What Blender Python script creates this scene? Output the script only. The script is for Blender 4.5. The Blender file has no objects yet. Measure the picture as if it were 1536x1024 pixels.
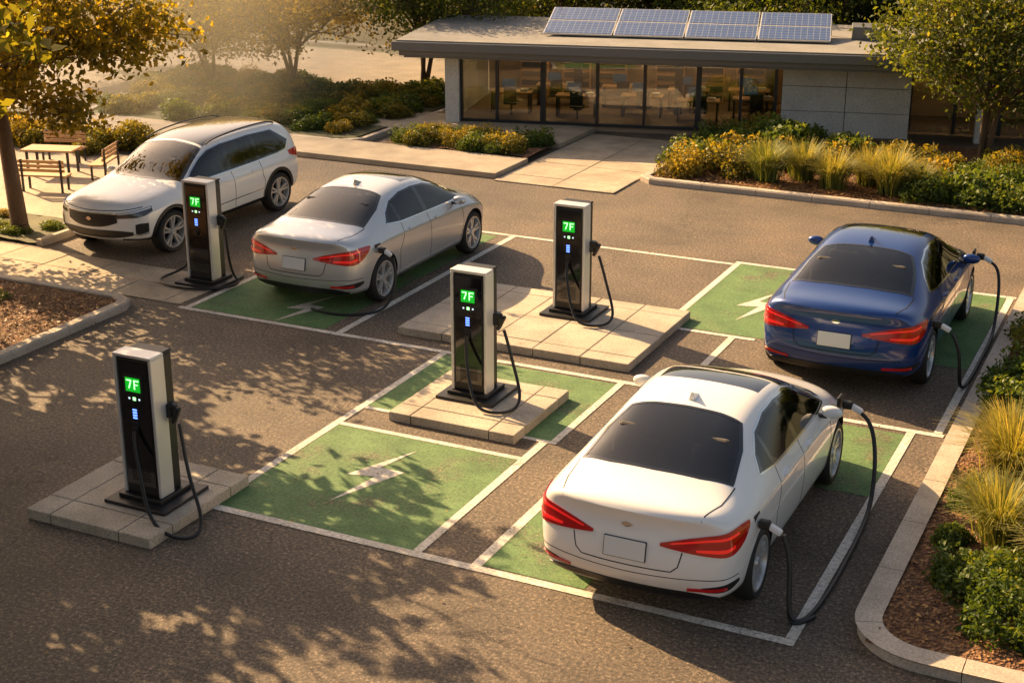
import bpy,bmesh,math,random
import numpy as np
from mathutils import Vector,Matrix
from mathutils.bvhtree import BVHTree
S=bpy.context.scene
COL=bpy.context.collection
random.seed(7)
# ---------------------------------------------------------------- materials
def newmat(name):
    m=bpy.data.materials.new(name);m.use_nodes=True
    nt=m.node_tree;b=nt.nodes['Principled BSDF'];return m,nt,b
def pmat(name,col,rough=.5,metal=0,coat=0,emit=None,es=0,spec=.5):
    m,nt,b=newmat(name)
    b.inputs['Base Color'].default_value=(*col,1);b.inputs['Roughness'].default_value=rough
    b.inputs['Metallic'].default_value=metal;b.inputs['Coat Weight'].default_value=coat
    b.inputs['Coat Roughness'].default_value=.04
    b.inputs['Specular IOR Level'].default_value=spec
    if emit: b.inputs['Emission Color'].default_value=(*emit,1);b.inputs['Emission Strength'].default_value=es
    return m
def N(nt,t,**kw):
    n=nt.nodes.new(t)
    for k,v in kw.items(): setattr(n,k,v)
    return n
def noise(nt,co,scale,detail=4,rough=.55):
    n=N(nt,'ShaderNodeTexNoise');n.inputs['Scale'].default_value=scale;n.inputs['Detail'].default_value=detail;n.inputs['Roughness'].default_value=rough
    nt.links.new(co,n.inputs['Vector']);return n.outputs['Fac']
def ramp(nt,f,stops):
    r=N(nt,'ShaderNodeValToRGB');e=r.color_ramp.elements
    while len(e)<len(stops): e.new(.5)
    for i,(p,c) in enumerate(stops):
        e[i].position=p;e[i].color=(*c,1) if len(c)==3 else c
    nt.links.new(f,r.inputs['Fac']);return r.outputs['Color']
def mixc(nt,f,a,b,mode='MIX'):
    m=N(nt,'ShaderNodeMix',data_type='RGBA',blend_type=mode)
    if isinstance(f,float): m.inputs[0].default_value=f
    else: nt.links.new(f,m.inputs[0])
    for s,v in ((6,a),(7,b)):
        if isinstance(v,tuple): m.inputs[s].default_value=(*v,1)
        else: nt.links.new(v,m.inputs[s])
    return m.outputs[2]
def geo(nt): return N(nt,'ShaderNodeNewGeometry').outputs['Position']
def objco(nt): return N(nt,'ShaderNodeTexCoord').outputs['Object']
def bump(nt,b,h,strength=.4,dist=.01):
    n=N(nt,'ShaderNodeBump');n.inputs['Strength'].default_value=strength;n.inputs['Distance'].default_value=dist
    nt.links.new(h,n.inputs['Height']);nt.links.new(n.outputs[0],b.inputs['Normal'])
def asphalt_color(nt,co):
    fine=noise(nt,co,24,5,.9)
    c=ramp(nt,fine,[(.36,(.022,.016,.013)),(.47,(.105,.084,.064)),(.55,(.18,.142,.106)),(.65,(.58,.45,.33))])
    big=ramp(nt,noise(nt,co,.5,6,.65),[(.32,(.58,.56,.55)),(.5,(.95,.92,.88)),(.68,(1.3,1.2,1.1))])
    c=mixc(nt,1.0,c,big,'MULTIPLY')
    vo=N(nt,'ShaderNodeTexVoronoi',feature='DISTANCE_TO_EDGE');vo.inputs['Scale'].default_value=.28
    w=N(nt,'ShaderNodeVectorMath',operation='ADD')
    nn=N(nt,'ShaderNodeTexNoise');nn.inputs['Scale'].default_value=1.5;nn.inputs['Detail'].default_value=5;nt.links.new(co,nn.inputs['Vector'])
    nt.links.new(co,w.inputs[0]);nt.links.new(nn.outputs['Color'],w.inputs[1]);nt.links.new(w.outputs[0],vo.inputs['Vector'])
    cr=ramp(nt,vo.outputs['Distance'],[(0,(.4,.4,.4)),(.004,(1,1,1))])
    return mixc(nt,1.0,c,cr,'MULTIPLY'),fine
def mat_asphalt():
    m,nt,b=newmat('asphalt');co=geo(nt)
    c,fine=asphalt_color(nt,co);nt.links.new(c,b.inputs['Base Color'])
    b.inputs['Roughness'].default_value=.7;bump(nt,b,fine,1.0,.024);return m
def mat_paint(name,c1,c2,wear):
    m,nt,b=newmat(name);co=geo(nt)
    a,fine=asphalt_color(nt,co)
    p=mixc(nt,ramp(nt,noise(nt,co,1.8,6,.7),[(.35,(0,0,0)),(.65,(1,1,1))]),c1,c2)
    p=mixc(nt,1.0,p,ramp(nt,fine,[(.35,(.45,.45,.45)),(.55,(1.15,1.15,1.15))]),'MULTIPLY')
    w1=noise(nt,co,30,5,.85);w2=noise(nt,co,1.1,5,.6)
    ad=N(nt,'ShaderNodeMath',operation='ADD');nt.links.new(w1,ad.inputs[0]);nt.links.new(w2,ad.inputs[1])
    mr=N(nt,'ShaderNodeMapRange');nt.links.new(ad.outputs[0],mr.inputs[0]);mr.inputs[1].default_value=wear;mr.inputs[2].default_value=wear+.10;mr.inputs[3].default_value=0;mr.inputs[4].default_value=.85
    c=mixc(nt,mr.outputs[0],p,a);nt.links.new(c,b.inputs['Base Color']);b.inputs['Roughness'].default_value=.75
    bump(nt,b,fine,.8,.016);return m
def mat_concrete(name,base,var=.3):
    m,nt,b=newmat(name);co=geo(nt)
    f=noise(nt,co,1.3,6,.6);g=noise(nt,co,40,4,.75)
    lo=tuple(x*(1-var) for x in base);hi=tuple(min(1,x*(1+var*.6)) for x in base)
    c=ramp(nt,f,[(.3,lo),(.7,hi)]);c=mixc(nt,1.0,c,ramp(nt,g,[(.35,(.64,.64,.64)),(.62,(1.1,1.1,1.1))]),'MULTIPLY')
    nt.links.new(c,b.inputs['Base Color']);b.inputs['Roughness'].default_value=.85;bump(nt,b,g,.35,.008);return m
def mat_mulch():
    m,nt,b=newmat('mulch');co=geo(nt)
    vo=N(nt,'ShaderNodeTexVoronoi');vo.inputs['Scale'].default_value=28;nt.links.new(co,vo.inputs['Vector'])
    c=ramp(nt,vo.outputs['Color'],[(.1,(.05,.022,.01)),(.45,(.14,.065,.03)),(.7,(.22,.11,.05)),(.95,(.32,.19,.09))])
    c=mixc(nt,1.0,c,ramp(nt,noise(nt,co,1.5,4),[(.3,(.6,.6,.6)),(.7,(1.15,1.1,1))]),'MULTIPLY')
    nt.links.new(c,b.inputs['Base Color']);b.inputs['Roughness'].default_value=.95;bump(nt,b,vo.outputs['Distance'],1,.03);return m
def mat_leaf(name,stops,trans=.35):
    m,nt,b=newmat(name)
    a=N(nt,'ShaderNodeAttribute',attribute_name='shade')
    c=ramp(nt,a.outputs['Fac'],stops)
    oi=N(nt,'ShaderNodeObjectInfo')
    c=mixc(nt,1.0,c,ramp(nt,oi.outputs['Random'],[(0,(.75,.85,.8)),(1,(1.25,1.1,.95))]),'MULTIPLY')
    nt.links.new(c,b.inputs['Base Color']);b.inputs['Roughness'].default_value=.55;b.inputs['Specular IOR Level'].default_value=.3
    t=N(nt,'ShaderNodeBsdfTranslucent');tc=mixc(nt,1.0,c,(2.4,1.9,.7),'MULTIPLY');nt.links.new(tc,t.inputs[0])
    mx=N(nt,'ShaderNodeMixShader');mx.inputs[0].default_value=trans
    nt.links.new(b.outputs[0],mx.inputs[1]);nt.links.new(t.outputs[0],mx.inputs[2])
    nt.links.new(mx.outputs[0],nt.nodes['Material Output'].inputs[0]);return m
def mat_glass(name,tint,refl=.06):
    m=bpy.data.materials.new(name);m.use_nodes=True;nt=m.node_tree;nt.nodes.clear()
    o=N(nt,'ShaderNodeOutputMaterial');t=N(nt,'ShaderNodeBsdfTransparent');t.inputs[0].default_value=(*tint,1)
    g=N(nt,'ShaderNodeBsdfGlossy');g.inputs['Roughness'].default_value=.02
    f=N(nt,'ShaderNodeFresnel');f.inputs[0].default_value=1.5
    ml=N(nt,'ShaderNodeMath',operation='ADD');ml.inputs[1].default_value=refl;nt.links.new(f.outputs[0],ml.inputs[0])
    mx=N(nt,'ShaderNodeMixShader');nt.links.new(ml.outputs[0],mx.inputs[0]);nt.links.new(t.outputs[0],mx.inputs[1]);nt.links.new(g.outputs[0],mx.inputs[2]);nt.links.new(mx.outputs[0],o.inputs[0]);return m
def mat_carpaint(name,col,metal,rough=.3):
    m,nt,b=newmat(name);co=objco(nt)
    fl=noise(nt,co,3,3)
    lo=tuple(x*.93 for x in col)
    nt.links.new(mixc(nt,fl,lo,col),b.inputs['Base Color'])
    b.inputs['Metallic'].default_value=metal;b.inputs['Roughness'].default_value=rough
    b.inputs['Coat Weight'].default_value=1;b.inputs['Coat Roughness'].default_value=.03;return m
M={}
M['asphalt']=mat_asphalt()
M['white_line']=mat_paint('white_road_paint',(.76,.71,.63),(.56,.51,.44),1.14)
M['green']=mat_paint('green_bay_paint',(.065,.150,.045),(.130,.240,.085),1.08)
M['conc']=mat_concrete('concrete_pad',(.50,.43,.34))
M['kerb']=mat_concrete('kerb_concrete',(.50,.43,.35))
M['walk']=mat_concrete('walk_concrete',(.46,.38,.28))
M['road']=mat_concrete('far_road_glow',(.50,.38,.24))  # pale golden base colour paints the glow onto the far asphalt
M['bconc']=mat_concrete('wall_concrete',(.62,.61,.58),.15)
M['mulch']=mat_mulch()
M['soil']=mat_concrete('soil_grass',(.10,.10,.04),.5)
M['black']=pmat('black_plastic',(.012,.012,.013),.45)
M['blackgloss']=pmat('black_gloss',(.006,.006,.007),.08,0,1)
M['silver']=pmat('brushed_silver',(.70,.69,.67),.38,.4)
M['chrome']=pmat('chrome',(.8,.8,.8),.1,1)
M['rubber']=pmat('rubber',(.018,.017,.016),.7)
M['cable']=pmat('cable_rubber',(.010,.010,.011),.4)
M['rim']=pmat('alloy',(.60,.60,.60),.3,.6)
M['dark']=pmat('dark_cavity',(.008,.008,.008),.8)
M['seat']=pmat('seat_fabric',(.07,.065,.06),.8)
M['red']=pmat('tail_lens',(.25,.003,.004),.12,0,1,(1,.01,.01),.06)
M['red2']=pmat('tail_lens_bright',(.65,.010,.010),.15,0,1,(1,.02,.012),.35)
M['plate']=pmat('number_plate',(.72,.72,.70),.4)
M['lamp']=pmat('headlamp_lens',(.07,.075,.08),.06,.3,1)
M['lampw']=pmat('headlamp_led',(.8,.8,.82),.2,0,1)
M['whiteplug']=pmat('white_plug',(.75,.75,.75),.35)
M['screen']=pmat('screen_green',(.0,.05,.0),.3,0,0,(.01,.65,.03),.75)
M['glyph']=pmat('screen_glyph',(.3,.9,.3),.3,0,0,(.35,1,.35),2.4)
M['blueled']=pmat('blue_led',(.1,.15,.8),.3,0,0,(.12,.25,1),3)
M['ledw']=pmat('white_led',(.5,.5,.5),.3,0,0,(.7,.85,1),1.2)
M['frame']=pmat('dark_window_frame',(.04,.042,.045),.4,.5)
M['fascia']=pmat('fascia_metal',(.14,.145,.15),.45,.3)
M['roofm']=mat_concrete('roof_membrane',(.24,.235,.225),.2)
M['glass']=mat_glass('building_glass',(.78,.80,.76),.09)
M['carglass']=mat_glass('car_glass',(.42,.44,.43),.06)
M['wood']=pmat('wood',(.50,.30,.14),.5)
M['warmwall']=pmat('interior_wall',(.36,.26,.15),.8)
M['floor']=pmat('interior_floor',(.28,.20,.13),.5)
M['monitor']=pmat('monitor',(.02,.03,.04),.2,0,0,(.2,.4,.55),.10)
M['ceil']=pmat('ceiling_lamp',(1,.8,.5),.5,0,0,(1,.62,.28),20)
M['bark']=mat_concrete('bark',(.12,.075,.045),.5)
M['white']=mat_carpaint('paint_white',(.85,.85,.84),0,.28)
M['silverp']=mat_carpaint('paint_silver',(.66,.67,.68),.55,.30)
M['blue']=mat_carpaint('paint_blue',(.006,.045,.22),.35,.3)
G1=[(.0,(.025,.045,.010)),(.45,(.07,.11,.02)),(.8,(.17,.17,.03)),(1,(.30,.25,.05))]
M['leaf']=mat_leaf('leaves',G1,.45)
M['leafolive']=mat_leaf('leaves_olive',[(.0,(.06,.065,.012)),(.45,(.19,.175,.025)),(.8,(.34,.27,.04)),(1,(.52,.39,.07))],.55)
M['leafglow']=mat_leaf('leaves_glow_tint',[(.0,(.10,.10,.015)),(.45,(.28,.24,.03)),(.8,(.46,.36,.05)),(1,(.62,.46,.09))],.55)  # hazy golden light on the left trees, put into the leaf colour
M['shrub']=mat_leaf('shrub_leaves',[(.0,(.025,.05,.012)),(.5,(.08,.13,.025)),(.85,(.17,.20,.045)),(1,(.30,.28,.06))],.35)
M['shruby']=mat_leaf('shrub_leaves_yellow',[(.0,(.06,.06,.012)),(.5,(.18,.17,.03)),(.85,(.33,.27,.05)),(1,(.45,.34,.08))],.35)
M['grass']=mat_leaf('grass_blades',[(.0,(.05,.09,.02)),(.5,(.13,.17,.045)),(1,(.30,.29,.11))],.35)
M['litter']=mat_leaf('litter_leaves',[(.0,(.08,.035,.015)),(.5,(.22,.11,.04)),(1,(.42,.24,.09))],.1)
# ---------------------------------------------------------------- helpers
def empty(name,loc=(0,0,0),rz=0,scale=1):
    o=bpy.data.objects.new(name,None);COL.objects.link(o);o.location=loc;o.rotation_euler[2]=rz
    o.scale=(scale,)*3 if not isinstance(scale,tuple) else scale;o.empty_display_size=.2;return o
def obj(name,me,parent=None,mats=None,smooth=False):
    o=bpy.data.objects.new(name,me);COL.objects.link(o)
    if mats:
        for m in mats: me.materials.append(m)
    if parent: o.parent=parent
    if smooth: me.polygons.foreach_set('use_smooth',[True]*len(me.polygons))
    return o
def pydata(name,v,f,parent=None,mats=None,smooth=False):
    me=bpy.data.meshes.new(name);me.from_pydata(v,[],f);me.update();return obj(name,me,parent,mats,smooth)
def box(name,size,loc,mat,parent=None,bevel=0,rot=None,seg=2):
    bm=bmesh.new();bmesh.ops.create_cube(bm,size=1)
    for v in bm.verts: v.co=Vector((v.co.x*size[0],v.co.y*size[1],v.co.z*size[2]))
    if bevel: bmesh.ops.bevel(bm,geom=bm.edges[:],offset=bevel,segments=seg,profile=.5,affect='EDGES')
    me=bpy.data.meshes.new(name);bm.to_mesh(me);bm.free()
    o=obj(name,me,parent,[mat]);o.location=loc
    if rot:o.rotation_euler=rot
    return o
def sheet(name,x0,x1,y0,y1,z,mat,parent=None):
    return pydata(name,[(x0,y0,z),(x1,y0,z),(x1,y1,z),(x0,y1,z)],[(0,1,2,3)],parent,[mat])
def slab(name,x0,x1,y0,y1,h,mat):
    return box(name,(x1-x0,y1-y0,h),((x0+x1)/2,(y0+y1)/2,h/2),mat,None,.012)
def cable(name,pts,r,mat,parent=None):
    cu=bpy.data.curves.new(name,'CURVE');cu.dimensions='3D';sp=cu.splines.new('NURBS');sp.points.add(len(pts)-1)
    for i,p in enumerate(pts): sp.points[i].co=(*p,1)
    sp.order_u=4;sp.use_endpoint_u=True;cu.resolution_u=8;cu.bevel_depth=r;cu.bevel_resolution=3;cu.use_fill_caps=True
    cu.materials.append(mat);o=bpy.data.objects.new(name,cu);COL.objects.link(o)
    if parent:o.parent=parent
    return o
def kerb(name,path,w=.2,h=.13,seg=1.2,mat=None):
    P=[Vector(p) for p in path];out=[P[0]]
    for a,b in zip(P,P[1:]):
        n=max(1,int((b-a).length/.12))
        for k in range(1,n+1): out.append(a+(b-a)*k/n)
    V=[];F=[];acc=0;start=0
    def nrm(i):
        a=out[max(0,i-1)];b=out[min(len(out)-1,i+1)];d=(b-a).normalized();return Vector((-d.y,d.x)),d
    def emit(i0,i1):
        pr=[(0,-.02),(0,h-.03),(.03,h),(w-.015,h),(w,h-.015),(w,-.02)]
        base=len(V)
        for i in range(i0,i1+1):
            n,d=nrm(i);p=out[i]
            if i==i0:p=p+d*.005
            if i==i1:p=p-d*.005
            for (a,z) in pr: q=p+n*a;V.append((q.x,q.y,z))
        m=len(pr)
        for i in range(i1-i0):
            for k in range(m-1):
                a=base+i*m+k;F.append((a,a+m,a+m+1,a+1))
        F.append(tuple(base+k for k in range(m)));e=base+(i1-i0)*m;F.append(tuple(e+k for k in reversed(range(m))))
    for i in range(1,len(out)):
        acc+=(out[i]-out[i-1]).length
        if acc>=seg or i==len(out)-1: emit(start,i);start=i;acc=0
    o=pydata(name,V,F,None,[mat or M['kerb']]);return o
def slabs(name,x0,x1,y0,y1,xs,ys,h,mat):
    e=empty(name,((x0+x1)/2,(y0+y1)/2,0));cx,cy=(x0+x1)/2,(y0+y1)/2
    bm=bmesh.new();g=.006
    fx=[0]+xs+[1];fy=[0]+ys+[1]
    for i in range(len(fx)-1):
        for j in range(len(fy)-1):
            a0=x0+(x1-x0)*fx[i]+g-cx;a1=x0+(x1-x0)*fx[i+1]-g-cx;b0=y0+(y1-y0)*fy[j]+g-cy;b1=y0+(y1-y0)*fy[j+1]-g-cy
            r=bmesh.ops.create_cube(bm,size=1)
            dz=random.uniform(-.003,.003)
            for v in r['verts']: v.co=Vector(((a0+a1)/2+v.co.x*(a1-a0),(b0+b1)/2+v.co.y*(b1-b0),h/2+dz+v.co.z*h))
    bmesh.ops.bevel(bm,geom=bm.edges[:],offset=.012,segments=2,profile=.5,affect='EDGES')
    me=bpy.data.meshes.new('slabs');bm.to_mesh(me);bm.free();obj('slabs',me,e,[mat])
    box('grout',(x1-x0-.03,y1-y0-.03,h-.02),(0,0,(h-.02)/2),M['soil'],e)
    return e
# ---------------------------------------------------------------- ground & markings
sheet('ground',-260,240,-60,420,-.012,M['soil'])
sheet('asphalt_lot',-60,6,-12,40,0,M['asphalt'])
Z1,Z2=.004,.008
def green(x0,x1,y0,y1): sheet('green_parking_bay',x0,x1,y0,y1,Z1,M['green'])
def line(x0,x1,y0,y1,z=Z2): sheet('painted_line',x0,x1,y0,y1,z,M['white_line'])
green(-9.84,-7.22,12.39,15.05);green(-9.84,-7.1,15.75,18.0)
green(-6.38,-5.2,12.42,13.9);green(-6.38,-3.06,15.9,17.95)
green(-14.65,-12.1,18.2,24.25);green(-7.33,-2.75,20.75,24.5)
line(-9.95,-2.95,12.27,12.39)
line(-9.95,-9.84,12.394,18.05)
line(-9.836,-7.224,15.05,15.14);line(-9.836,-7.0,15.68,15.76)
line(-7.22,-7.11,12.394,15.67);line(-6.50,-6.38,12.394,18.05)
line(-3.06,-2.95,12.394,18.05);line(-7.1,-7.0,15.77,18.05)
line(-14.85,-2.6,18.054,18.16)
line(-11.86,-11.74,18.164,24.35);line(-14.76,-14.65,18.164,24.35)
line(-14.8,-7.45,24.354,24.46);line(-7.44,-2.6,24.5,24.6)
line(-7.44,-7.33,20.6,24.49);line(-7.32,-5.9,20.6,20.7)
line(-6.3,-6.19,18.17,20.59);line(-2.74,-2.63,18.17,24.49)
bolt=[(.12,.85),(-.32,-.14),(.03,-.05),(-.11,-.87),(.30,.20),(-.04,.21)]
def lightning(cx,cy,s=1):
    pydata('lightning_symbol',[(cx+x*s,cy+y*s,Z2) for x,y in bolt],[(0,1,2,5),(5,2,3,4)],None,[M['white_line']])
lightning(-8.6,13.9);lightning(-12.95,18.95,.9);lightning(-6.35,22.3,1)
slabs('charger_pad',-11.57,-9.8,11.15,13.0,[.2,.75],[.22,.8],.13,M['conc'])
slabs('charger_pad',-9.33,-7.47,15.45,17.2,[.18,.8],[.2,.8],.13,M['conc'])
slabs('charger_pad',-10.95,-7.12,18.5,21.2,[.2,.4,.6,.8],[.12,.5,.88],.13,M['conc'])
slabs('concrete_walkway',-24,-14.9,18.2,19.75,[.12*i for i in range(1,9)],[.5],.02,M['walk'])
kerb('kerb',[(-15.5,9.0),(-15.5,17.6),(-15.62,17.85),(-15.9,17.98),(-24,17.98)],.2)
def bumpy(name,x0,x1,y0,y1,z,amp,mat,step=.25):
    nx=int((x1-x0)/step)+1;ny=int((y1-y0)/step)+1
    V=[(x0+(x1-x0)*i/nx,y0+(y1-y0)*j/ny,z+random.uniform(-amp,amp)) for j in range(ny+1) for i in range(nx+1)]
    F=[(j*(nx+1)+i,j*(nx+1)+i+1,(j+1)*(nx+1)+i+1,(j+1)*(nx+1)+i) for j in range(ny) for i in range(nx)]
    return pydata(name,V,F,None,[mat],True)
bumpy('mulch_bed',-24,-15.68,8.9,17.8,.09,.02,M['mulch'])
arc=[(-1.75+.75*math.cos(a),13.05+.72*math.sin(a)) for a in [math.radians(t) for t in range(270,179,-10)]]
kerb('kerb',[(3.5,12.33)]+arc+[(-2.5,25.2),(-2.42,25.7),(-2.1,26.0),(3.0,26.0)][:],-.22)
bumpy('mulch_bed',-2.32,3.4,12.5,25.85,.10,.025,M['mulch'])
# far side
slab('concrete_walk',-27,-14.25,28.5,30.2,.125,M['walk'])
kerb('kerb',[(-11.3,33),(-11.3,29.75),(-11.0,29.5),(5,29.5)],.2)
slabs('entrance_path',-14.2,-11.34,28.3,33.9,[.5],[.125*i for i in range(1,8)],.03,M['walk']);slab('concrete_walk',-20,-14.25,32.0,34.2,.128,M['walk'])
bumpy('mulch_bed',-11.1,5,29.7,36,.10,.02,M['mulch']);bumpy('mulch_bed',-18.1,-14.3,30.25,31.9,.14,.02,M['mulch'])
kerb('kerb',[(-19.0,36),(-19.0,30.5),(-19.3,30.2),(-26.2,29.6),(-27.3,30.0),(-29,36)],.18)
pydata('planting_ground',[(-19.1,30.3,.12),(-19.1,37,.12),(-29,37,.12),(-27.2,30.1,.12),(-26.2,29.8,.12)],[(0,1,2,3,4)],None,[M['soil']])
sheet('road',-90,-19.5,37.5,43.5,.006,M['road']);sheet('road',-90,-30,22,37.49,.006,M['road'])
kerb('kerb',[(-60,44),(-19.5,44)],.25)
sheet('terrace_paving',-29.9,-19.7,21.6,26.8,.016,M['walk'])
bumpy('grass_verge',-27,-19.5,19.9,21.5,.05,.02,M['soil'])
kerb('kerb',[(-19.4,19.9),(-19.4,21.4)],.15)
# ---------------------------------------------------------------- vegetation meshes
def leaf_data(name,C,size,rng,shade,mat,flat=0):
    n=len(C);nr=rng.normal(size=(n,3));nr[:,2]=np.abs(nr[:,2])+flat
    nr/=np.linalg.norm(nr,axis=1)[:,None]
    t=rng.normal(size=(n,3));t-=nr*(t*nr).sum(1)[:,None];t/=np.linalg.norm(t,axis=1)[:,None]
    b=np.cross(nr,t);s=(size*rng.uniform(.6,1.4,n))[:,None]
    V=np.empty((n,4,3));V[:,0]=C+t*s*.55;V[:,1]=C+b*s*.30+nr*s*.1;V[:,2]=C-t*s*.55;V[:,3]=C-b*s*.30+nr*s*.1
    me=bpy.data.meshes.new(name);me.vertices.add(n*4);me.vertices.foreach_set('co',V.reshape(-1).astype('f'))
    me.loops.add(n*4);me.loops.foreach_set('vertex_index',np.arange(n*4,dtype='i'))
    me.polygons.add(n);me.polygons.foreach_set('loop_start',np.arange(0,n*4,4,dtype='i'));me.polygons.foreach_set('loop_total',np.full(n,4,dtype='i'))
    me.update(calc_edges=True)
    a=me.attributes.new('shade','FLOAT','POINT');a.data.foreach_set('value',np.repeat(np.clip(shade,0,1),4).astype('f'))
    me.materials.append(mat);return me
def tube_mesh(name,segs,mat,k=7):
    V=[];F=[]
    for p,q,r1,r2 in segs:
        d=(q-p).normalized();u=d.orthogonal().normalized();w=d.cross(u);b=len(V)
        for (c,r) in ((p,r1),(q,r2)):
            for i in range(k):
                a=2*math.pi*i/k;V.append(tuple(c+(u*math.cos(a)+w*math.sin(a))*r))
        for i in range(k): F.append((b+i,b+(i+1)%k,b+k+(i+1)%k,b+k+i))
    me=bpy.data.meshes.new(name);me.from_pydata(V,[],F);me.materials.append(mat)
    me.polygons.foreach_set('use_smooth',[True]*len(F));return me
def gen_tree(seed,h,base,spread,nleaf,lsize,mat,stems=1,sig=1.0,minz=.7,keep=1.0):
    rd=random.Random(seed);rng=np.random.default_rng(seed);segs=[];tips=[]
    def rv(): return Vector((rd.uniform(-1,1),rd.uniform(-1,1),rd.uniform(-1,1)))
    def grow(p,d,l,r,dep):
        n=3
        for k in range(n):
            d=(d+rv()*.2).normalized();q=p+d*l/n;r2=r*.88;segs.append((p,q,r,r2));p=q;r=r2
            if dep>=2:tips.append((p.copy(),dep))
            if dep in(1,2) and k<2 and rd.random()<.75:
                s=(d+rv()*1.0).normalized();s.z=max(s.z,-.15);grow(p,s.normalized(),l*.6,r*.55,dep+1)
        if dep<4:
            for c in range(3):
                s=d.copy();o=rv();o.z*=.4;s=(s*.8+o.normalized()*spread*rd.uniform(.6,1)).normalized();s.z=max(s.z,-.1)
                grow(p,s.normalized(),l*rd.uniform(.62,.8),r*.62,dep+1)
    for s in range(stems):
        d=Vector((0,0,1))+ (rv()*.35 if stems>1 else rv()*.08);p0=Vector((rd.uniform(-.1,.1),rd.uniform(-.1,.1),0)) if stems>1 else Vector((0,0,0))
        d.z=1
        segs.append((p0,p0+Vector((0,0,.15)),.035*h*.9/stems**.5,.024*h/stems**.5))
        p=p0+Vector((0,0,.15));q=p0+d*base
        for k in range(4):
            a=p+(q-p)*k/4;b=p+(q-p)*(k+1)/4;segs.append((a,b,.024*h/stems**.5*(1-.07*k),.024*h/stems**.5*(1-.07*(k+1))))
        for c in range(4):
            an=c*math.pi/2+rd.random();s2=Vector((math.cos(an)*spread,math.sin(an)*spread,.75));grow(q,s2.normalized(),(h-base)*.34,.015*h/stems**.5,1)
        grow(q,Vector((0,0,1)),(h-base)*.38,.017*h/stems**.5,1)
    T=np.array([tuple(t[0]) for t in tips])
    if keep<1: T=T[rng.uniform(size=len(T))<keep]
    idx=rng.integers(0,len(T),nleaf)
    tipshade=rng.uniform(0,1,len(T));C=T[idx]+rng.normal(size=(nleaf,3))*np.array([.24,.24,.16])*h/6*sig
    C[:,2]=np.maximum(C[:,2],base*minz)
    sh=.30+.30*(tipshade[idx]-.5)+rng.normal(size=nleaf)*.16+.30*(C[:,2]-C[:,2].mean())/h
    return tube_mesh('trunk',segs,M['bark']),leaf_data('crown',C,lsize,rng,sh,mat)
TV={}
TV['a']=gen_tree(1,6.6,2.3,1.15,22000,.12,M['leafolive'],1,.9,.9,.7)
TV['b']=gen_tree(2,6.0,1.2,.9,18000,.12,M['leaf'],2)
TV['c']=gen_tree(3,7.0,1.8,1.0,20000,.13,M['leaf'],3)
TV['g']=gen_tree(5,6.2,1.5,.9,13000,.13,M['leafglow'],3,.9,.8,.7)
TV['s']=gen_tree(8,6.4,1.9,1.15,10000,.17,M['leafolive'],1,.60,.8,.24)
def tree(k,x,y,s=1,rz=None):
    e=empty('deciduous_tree',(x,y,0),random.uniform(0,6.28) if rz is None else rz,s)
    for n,me in (('trunk',TV[k][0]),('crown',TV[k][1])):
        o=bpy.data.objects.new(n,me);COL.objects.link(o);o.parent=e
    return e
tree('a',-20.5,20.5,1.08,.6)
for x,y,s in [(-20.2,15.2,1.35),(-18.4,12.0,1.2),(-17.0,9.2,1.2),(-13.6,7.2,1.1),(-19.5,7.0,1.3),(-15.4,4.2,1.3),(-22.5,11.0,1.3),(-9.6,3.0,1.1),(-12.9,1.5,1.3)]: tree('s',x,y,s)
for k,x,y,s in [('g',-26.4,34.6,.8),('g',-24.3,35.6,.85),('c',-20.9,37.2,.8),('c',-4.7,34.0,.8),('g',-33,37,.9),('g',-22,46,.9)]: tree(k,x,y,s)
rb=random.Random(4)
for i in range(33):
    x=-44+i*1.62+rb.uniform(-.6,.6);y=(46 if x>-24 else 50)+rb.uniform(-1.5,9)
    if x>-20: y-=3
    tree('g' if x<-24 else rb.choice('bc'),x,y,rb.uniform(.9,1.25))
def shrub_mesh(seed,mat,n=2600,size=.06):
    rng=np.random.default_rng(seed);K=16
    cl=rng.normal(size=(K,3));cl/=np.linalg.norm(cl,axis=1)[:,None];cl[:,2]=np.abs(cl[:,2])*.75;cl*=rng.uniform(.45,.85,K)[:,None]*.5
    idx=rng.integers(0,K,n);d=rng.normal(size=(n,3));d/=np.linalg.norm(d,axis=1)[:,None]
    C=cl[idx]+d*(.20*rng.uniform(.6,1.12,n))[:,None];C[:,2]=np.abs(C[:,2])+.02
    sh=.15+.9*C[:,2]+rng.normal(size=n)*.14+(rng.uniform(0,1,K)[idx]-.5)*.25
    return leaf_data('foliage',C,size,rng,sh,mat)
SH=[shrub_mesh(11,M['shrub']),shrub_mesh(12,M['shrub'],3000,.05),shrub_mesh(13,M['shruby']),shrub_mesh(14,M['shrub'],2200,.075),shrub_mesh(15,M['shruby'],2600,.05)]
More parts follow.
